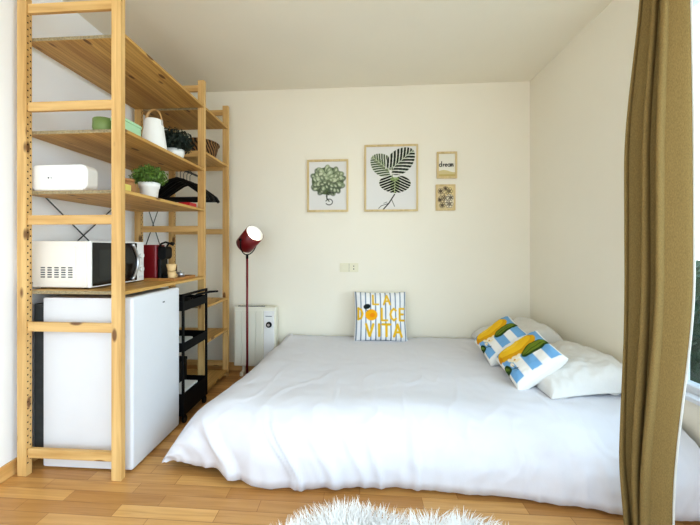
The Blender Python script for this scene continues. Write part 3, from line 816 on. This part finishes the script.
# pillows
def bed_pillow(label, loc, rot, seed, sx=.47, sy=.57, th=.25):
    t = thing('bed_pillow', label, 'pillow', loc, 'white bed pillows')
    cushion_mesh('pillowcase', sx, sy, th, 70, 80, M['pillow'], None, t, .07, .011, seed, p=.36, under=.12, wedge=.38)
    t.rotation_euler = rot
    return t
bed_pillow('plump white bed pillow beside the curtain', (1.155, 2.13, ZT+.018), (R(0), R(-4), R(4)), 1)
bed_pillow('white bed pillow in the corner of the two walls', (1.14, 2.735, ZT+.045), (R(-1), R(-6), R(-2)), 6)
def lemon_cushion(label, loc, tilt, seed):
    t = thing('lemon_cushion', label, 'cushion', loc, 'lemon print cushions')
    cushion_mesh('cover', .30, .32, .125, 140, 140, M['paint_cloth'], paint_lemon, t, .05, .004, seed)
    x = Vector((math.cos(tilt), -.13, math.sin(tilt))).normalized(); y = Vector((0,.96,.20)); y = (y - x*y.dot(x)).normalized(); z = x.cross(y)
    t.rotation_euler = Matrix((x, y, z)).transposed().to_euler()
    return t
lemon_cushion('blue striped cushion with a lemon print, nearer the curtain and in front of its twin', (.945, 2.08, ZT+.118), R(40), 2)
lemon_cushion('blue striped cushion with a lemon print, tucked behind its twin by the back wall', (.93, 2.435, ZT+.135), R(40), 8)

# ------------------------------------------------------------------ pictures
def img_to_wall(px, py, Y):
    r = (px-PX0)/FPX
    X = Y*(r*math.cos(TH)-math.sin(TH))/(math.cos(TH)+r*math.sin(TH)); yc = -X*math.sin(TH)+Y*math.cos(TH)
    return X, 1.08-(py-PY0)/FPX*yc
def picture(name, label, px0, px1, py0, py1, fw, painter, n, group='framed prints on the back wall'):
    Yf = YB-.018
    xa, z1a = img_to_wall(px0, py0, Yf); xb, z0a = img_to_wall(px1, py1, Yf)
    t = thing(name, label, 'picture', ((xa+xb)/2, YB, (z0a+z1a)/2), group)
    w, h = xb-xa, z1a-z0a
    g = G().box(xa, xa+fw, Yf, YB-.001, z0a, z1a).box(xb-fw, xb, Yf, YB-.001, z0a, z1a)
    g.box(xa+fw, xb-fw, Yf, YB-.001, z0a, z0a+fw).box(xa+fw, xb-fw, Yf, YB-.001, z1a-fw, z1a)
    build('frame', g, M['frame_wood'], t, .0015)
    x0, x1, z0, z1 = xa+fw-.001, xb-fw+.001, z0a+fw-.001, z1a-fw+.001
    nx = n; ny = int(n*(z1-z0)/(x1-x0))
    V = []; UV = []
    off = t.location
    for j in range(ny+1):
        for i in range(nx+1):
            V.append((x0+(x1-x0)*i/nx-off.x, YB-.008-off.y, z0+(z1-z0)*j/ny-off.z)); UV.append((i/nx, j/ny))
    F = [(j*(nx+1)+i, j*(nx+1)+i+1, (j+1)*(nx+1)+i+1, (j+1)*(nx+1)+i) for j in range(ny) for i in range(nx)]
    me = bpy.data.meshes.new('print'); me.from_pydata(V, [], F); me.materials.append(M['paint'])
    UV = np.array(UV); asp = (x1-x0)/(z1-z0)
    rgb = painter(UV[:,0], UV[:,1], asp)
    at = me.color_attributes.new('Col', 'FLOAT_COLOR', 'POINT')
    at.data.foreach_set('color', np.concatenate([rgb, np.ones((len(rgb),1))], 1).astype(np.float32).ravel())
    o = bpy.data.objects.new('print', me); COL.objects.link(o); o.parent = t
    return t
PAPER = L3(226,224,220)
def paint_artichoke(U, V, asp):
    p = Paint(U, V, asp, PAPER, .012); rr = random.Random(4)
    cx, cy = asp*.5, .60
    D0, D1, D2 = L3(86,96,78), L3(156,168,134), L3(206,212,184)
    p.line([(cx, cy-.2), (cx-.02, cy-.36), (cx+.03,cy-.42)], .022, L3(90,96,70))
    p.ellipse(cx, cy, .33, .285, 0, L3(96,110,76))
    for rad, cnt, sz in ((.27,13,.10),(.22,11,.10),(.165,9,.095),(.11,7,.085),(.05,4,.07)):
        for k in range(cnt):
            a = 2*PI*k/cnt + rad*9 + rr.uniform(-.2,.2)
            x = cx + rad*1.06*math.cos(a); y = cy + rad*.88*math.sin(a)
            mixv = .62+.22*math.sin(a) + rr.uniform(-.3,.25) - rad*.7
            c = D0 + (D1-D0)*max(0,min(1,mixv*1.5)) if mixv < .6 else D1 + (D2-D1)*min(1,(mixv-.55)*2.4)
            tt = a + rr.uniform(-.5,.5)
            p.ellipse(x, y, sz, sz*.66, tt, D0, .75); p.ellipse(x+.006, y+.008, sz*.86, sz*.52, tt, c)
            p.ellipse(x+sz*.25*math.cos(a), y+sz*.3*math.sin(a), sz*.34, sz*.2, tt, D2, .8)
    K = L3(58,58,54)
    p.line([(cx+.06+.06*math.cos(a), .335+.03*math.sin(a)) for a in np.linspace(-.5,4.2,14)], .016, K)
    p.line([(cx+.03+.07*math.cos(a), .165+.06*math.sin(a)) for a in np.linspace(-2.6,2.8,18)], .018, K)
    p.line([(cx-.01,.38),(cx-.03,.28),(cx+.0,.22)], .014, K)
    return p.c
def monstera(p, cx, cy, ang, Ln, Wd, dark, light, cuts=7, bandw=.30):
    ca, sa = math.cos(ang), math.sin(ang)
    dx, dy = p.x-cx, p.y-cy; a = (dx*ca+dy*sa)/Ln; b = (-dx*sa+dy*ca)/Wd     # a along the midrib 0..1
    t_ = np.clip(a, 0, 1)
    t2 = np.clip(a, -.16, 1); wid = np.where(t2 > .34, np.sqrt(np.clip(1-((t2-.34)/.66)**2, 0, 1))**1.15, np.sqrt(np.clip(1-((.34-t2)/.56)**2, 0, 1)))
    inside = np.maximum(np.abs(b)-wid, np.maximum(np.maximum(-a-.16, (.10-np.abs(b)-a)*.8 - .02), a-1))*min(Ln,Wd)
    p.blend(inside, light)
    s = (a - np.abs(b)*.55 + .10*np.abs(b)**2)*cuts + .18*np.sign(b)
    fr = s - np.floor(s)
    band = np.where((np.abs(fr-.45) < bandw), -1.0, 1.0)
    p.blend(np.maximum(inside+.004, np.where(band < 0, -.02, .02)), dark)
    slit = np.where((np.abs(fr-.93) < .17) & (np.abs(b) > .30*wid), -.02, .02)
    p.blend(np.maximum(inside-.01, slit), PAPER)
    p.line([(cx, cy), (cx+ca*Ln*.96, cy+sa*Ln*.96)], .010, light)
def paint_monstera(U, V, asp):
    p = Paint(U, V, asp, PAPER, .008)
    S = L3(70,84,54)
    p.line([(.41,.58),(.43,.40),(.44,.30)], .012, L3(120,134,90))
    p.line([(.30,.56),(.42,.38),(.46,.30)], .010, L3(120,134,90)); p.line([(.45,.24),(.36,.10),(.27,.0)], .018, L3(40,40,34))
    p.line([(.36,.10),(.24,.06),(.2,.02)], .010, L3(70,70,56)); p.line([(.4,.17),(.45,.05)], .010, L3(90,90,70)); p.line([(.33,.12),(.28,.10)], .008, S)
    monstera(p, .37, .62, 2.45, .36, .17, L3(84,96,72), L3(186,194,164), 7)
    monstera(p, .42, .66, .72, .43, .19, L3(44,52,42), L3(198,202,184), 6)
    monstera(p, .46, .50, -1.62, .24, .25, L3(20,26,22), L3(176,188,148), 5.5, .36)
    p.ellipse(.45,.485,.07,.03,.1, L3(150,170,110), .7)
    return p.c
def paint_dream(U, V, asp):
    p = Paint(U, V, asp, L3(232,228,214), .02)
    p.blend(.22*np.ones_like(p.y)*0 + (p.y-.24-.05*np.sin(p.x*7)), L3(206,186,118), .75); p.blend(p.y-.10, L3(190,166,92), .6)  # golden reflection painted into the lower part of the print
    K = L3(34,32,32); s = asp/6.6; y = .47; w = .036
    circ = lambda cx, cy, r, a0, a1, n=12: [(cx+r*math.cos(a), cy+r*1.15*math.sin(a)) for a in np.linspace(a0, a1, n)]
    x = s*.75
    p.line(circ(x, y+.03, .05, 0, 2*PI), w, K); p.line([(x+.05,y+.19),(x+.045,y-.02)], w, K); x += s*1.25
    p.line([(x-.02,y+.08),(x-.02,y-.02),(x,y+.06),(x+.03,y+.075)], w, K); x += s*1.0
    p.line([(x-.04,y+.03),(x+.04,y+.04)]+circ(x, y+.03, .045, .3, 5.3), w, K); x += s*1.15
    p.line(circ(x, y+.03, .047, 0, 2*PI), w, K); p.line([(x+.05,y+.09),(x+.05,y-.025)], w, K); x += s*1.1
    p.line([(x-.03,y-.02),(x-.03,y+.08),(x,y+.09),(x+.01,y-.02),(x+.01,y+.07),(x+.05,y+.085),(x+.065,y-.02)], w, K)
    return p.c
def paint_lineart(U, V, asp):
    p = Paint(U, V, asp, L3(214,196,156), .02); rr = random.Random(8)
    p.ellipse(asp*.8,.8,.25,.3,0,L3(232,214,160),.8); p.ellipse(asp*.75,.35,.2,.3,0,L3(236,228,206),.8)
    K = L3(74,60,52)
    for cx, cy, r in ((asp*.42,.48,.22),(asp*.2,.78,.12),(asp*.5,.9,.1),(asp*.15,.4,.1),(asp*.7,.78,.16),(asp*.72,.22,.17),(asp*.30,.16,.12),(asp*.82,.5,.12)):
        for q, cnt in ((1,6),(.55,5)):
            for k in range(cnt):
                a = 2*PI*k/cnt+q; x = cx+r*q*.62*math.cos(a); y = cy+r*q*.62*math.sin(a); rr_ = r*q*.42
                p.line([(x+rr_*math.cos(t_), y+rr_*math.sin(t_)) for t_ in np.linspace(0,2*PI,12)], .016, K, .9)
    return p.c
picture('framed_print', 'pale wood frame with a green artichoke print', 307, 348.3, 159.8, 211.6, .017, paint_artichoke, 120)
picture('framed_print', 'largest frame, print of three monstera leaves', 364.3, 418.2, 145, 211, .016, paint_monstera, 170)
picture('framed_print', 'small frame with the word dream in dark script', 437, 457.3, 151.8, 178, .016, paint_dream, 90)
picture('framed_print', 'small frame with flower line drawing below the script print', 436, 455.6, 184.5, 210.3, .014, paint_lineart, 90)

# ------------------------------------------------------------------ switch and socket
x0, z1 = img_to_wall(339.8, 263, YB); x1, z0 = img_to_wall(358.4, 272, YB)
sw = thing('wall_switch', 'ivory double plate with a light switch and a socket on the back wall', 'switch', ((x0+x1)/2, YB, (z0+z1)/2))
build('plate', G().rbox(x0, x1, YB-.009, YB-.0005, z0, z1, .005, 'y'), M['cream_plastic'], sw, .002)
xm = (x0+x1)/2
build('rocker', G().rbox(x0+.012, xm-.008, YB-.013, YB-.0085, z0+.012, z1-.012, .003, 'y'), M['cream_plastic'], sw, .0015)
so = build('socket', G().cyl(((xm+x1)/2, YB-.0085, (z0+z1)/2), ((xm+x1)/2, YB-.012, (z0+z1)/2), .026, n=28), M['cream_plastic'], sw)
build('socket_holes', G().cyl(((xm+x1)/2, YB-.0119, (z0+z1)/2+.012), ((xm+x1)/2, YB-.0124, (z0+z1)/2+.012), .005, n=12).cyl(((xm+x1)/2, YB-.0119, (z0+z1)/2-.012), ((xm+x1)/2, YB-.0124, (z0+z1)/2-.012), .005, n=12), M['hole'], so)
build('seam', G().box(xm-.001, xm+.001, YB-.0098, YB-.008, z0+.003, z1-.003), M['slot'], sw)

# ------------------------------------------------------------------ curtain
ZC1, ZC0 = 2.40, .012
NK, NZ = 260, 60
cv = []; NF = 3.0
for j in range(NZ+1):
    tz_ = j/NZ; z = ZC1 + (ZC0-ZC1)*tz_
    wd = sm(min(1, max(0, (2.1-z)/.75)))                    # gathered at the top, wider lower down
    low = sm(max(0, min(1, (.35-z)/.35)))
    free = sm(max(0, min(1, (1.0-z)/.85)))                  # free edge falls back near the floor
    Xa, Ya = 1.022-.042*wd+.022*low, 1.376+.042*wd-.012*low
    Xb, Yb_ = 1.012, 1.222 + .075*free
    for i in range(NK+1):
        k = i/NK
        kk = k + .018*nz(k*2.5, z*.6, 3)
        ph = .45 + (2*PI*NF-.80)*max(0, kk)**1.75
        amp = (.046 + .012*nz(k*4, z*.7, 5)) * (.72 + .28*wd)
        Xc = Xa + (Xb-Xa)*k - amp*math.cos(ph+PI) + .006*nz(k*2, z*1.2, 8)
        Yc = Ya + (Yb_-Ya)*k + .012*math.sin(2*ph) + .004*nz(k*6, z*1.5, 3)
        cv.append((Xc, Yc, z))
cf_ = [(j*(NK+1)+i, j*(NK+1)+i+1, (j+1)*(NK+1)+i+1, (j+1)*(NK+1)+i) for j in range(NZ) for i in range(NK)]
ct = thing('curtain', 'long olive linen curtain bunched in folds beside the bed', 'curtain', (1.02, 1.27, 0))
cl = build('cloth', G().add(cv, cf_, 0, True), M['linen'], ct, fix=False)
edge = []
for j in range(NZ+1): edge.append(Vector(cv[j*(NK+1)+NK]) + Vector((0,-.003,0)))
build('edging', G().tube(edge, .0035, 6), M['lining'], ct)
build('track', G().box(.985, 1.06, .4, 1.50, ZC-.03, ZC-.0005), M['white'], ct, .003)
for k in range(4):
    y = 1.23 + k*.045; build('glider', G().cyl((1.025, y, ZC1-.03), (1.025, y, ZC-.029), .003, n=8), M['white'], ct)

# ------------------------------------------------------------------ rug
rug = thing('fur_rug', 'white shaggy fur rug on the parquet in front of the bed', 'rug', (.12, 1.05, 0))
cxr, cyr = .14, .958
def rug_r(a):
    return 1 + .10*math.sin(3*a+.6) + .06*math.sin(5*a+1.1) + .03*math.sin(9*a)
def rug_in(x, y):
    dx, dy = (x-cxr)/.475, (y-cyr)/.485
    a = math.atan2(dy, dx); d = (abs(dx)**3.2+abs(dy)**3.2)**(1/3.2)
    return d / (1 + .05*math.sin(3*a+.4) + .035*math.sin(7*a+1.0))
ring = []
for i in range(96):
    a = 2*PI*i/96; lo, hi = 0, 1.5
    for _ in range(24):
        m_ = (lo+hi)/2
        if rug_in(cxr+m_*.5*math.cos(a), cyr+m_*.5*math.sin(a)) < .97: lo = m_
        else: hi = m_
    ring.append((cxr+lo*.5*math.cos(a), cyr+lo*.5*math.sin(a)))
vs = [(x,y,.001) for x,y in ring]+[(x,y,.012) for x,y in ring]; k = len(ring)
g = G().add(vs, [(i,(i+1)%k,k+(i+1)%k,k+i) for i in range(k)]+[tuple(range(k-1,-1,-1)), tuple(range(k,2*k))])
build('hide', g, M['fur'], rug)
g = G(); rr = random.Random(12); cnt = 0
while cnt < 17000:
    x = cxr+rr.uniform(-.5,.5); y = rr.uniform(.9, 1.46) if rr.random() < .82 else rr.uniform(.42, .85)
    if rug_in(x, y) > .99: continue
    cnt += 1
    n1 = nz(x*9, y*9, 1); n2 = nz(x*9+20, y*9, 4)
    dirx = n1*1.6 + rr.uniform(-.5,.5); diry = n2*1.6 + rr.uniform(-.5,.5) + .15
    e = rug_in(x, y); 
    dx, dy = (x-cxr)/.45, (y-cyr)/.5
    if e > .8: dirx += dx*(e-.8)*4; diry += dy*(e-.8)*4
    Ls = rr.uniform(.035, .06); w = rr.uniform(.0010, .0020)
    p0 = Vector((x,y,.010)); p1 = p0 + Vector((dirx*.25, diry*.25, .8)).normalized()*Ls*.5; p2 = p1 + Vector((dirx, diry, .45)).normalized()*Ls*.6
    a = rr.uniform(0, PI); sd = Vector((math.cos(a), math.sin(a), 0))*w
    g.add([p0-sd, p0+sd, p1+sd*.9, p1-sd*.9, p2+sd*.15, p2-sd*.15], [(0,1,2,3),(3,2,4,5)], 0, True)
pile = build('pile', g, M['fur'], rug, fix=False); pile['kind'] = 'stuff'

# ------------------------------------------------------------------ light
w = bpy.data.worlds.new('world'); SC.world = w; w.use_nodes = True
bg = w.node_tree.nodes['Background']
tcw = N(w.node_tree, 'ShaderNodeTexCoord'); sp = N(w.node_tree, 'ShaderNodeSeparateXYZ')
w.node_tree.links.new(tcw.outputs['Generated'], sp.inputs[0])
rw = ramp(w.node_tree, [(0, (.55,.55,.5,1)), (.48, (.72,.76,.78,1)), (.56, (.70,.86,1,1)), (1, (.50,.72,1,1))])
mpw = N(w.node_tree, 'ShaderNodeMapRange'); mpw.inputs['From Min'].default_value = -1; mpw.inputs['From Max'].default_value = 1
w.node_tree.links.new(sp.outputs[2], mpw.inputs['Value']); w.node_tree.links.new(mpw.outputs[0], rw.inputs['Fac'])
w.node_tree.links.new(rw.outputs['Color'], bg.inputs['Color'])
bg.inputs['Strength'].default_value = 3.1

def area(name, loc, rot, sx, sy, power, col):
    l = bpy.data.lights.new(name, 'AREA'); l.shape = 'RECTANGLE'; l.size = sx; l.size_y = sy; l.energy = power; l.color = col
    o = bpy.data.objects.new(name, l); COL.objects.link(o); o.location = loc; o.rotation_euler = rot
    return o
# daylight from the big glazed side of the room behind the camera, on the right
area('daylight_behind', (.7, -1.25, 1.6), (R(-90), 0, R(14)), 2.0, 1.8, 16, (.78,.89,1))
sun = bpy.data.lights.new('soft_daylight', 'SUN'); sun.energy = 3.4; sun.angle = R(70); sun.color = (.77, .88, 1)
so_ = bpy.data.objects.new('soft_daylight', sun); COL.objects.link(so_); so_.location = (4, -1, 3)
so_.rotation_euler = Vector((-1, .42, -.30)).to_track_quat('-Z', 'Y').to_euler()

SC.view_settings.view_transform = 'Standard'
SC.view_settings.look = 'Medium High Contrast'
SC.view_settings.exposure = -0.10
SC.cycles.max_bounces = 10; SC.cycles.diffuse_bounces = 6
SC.cycles.use_denoising = True
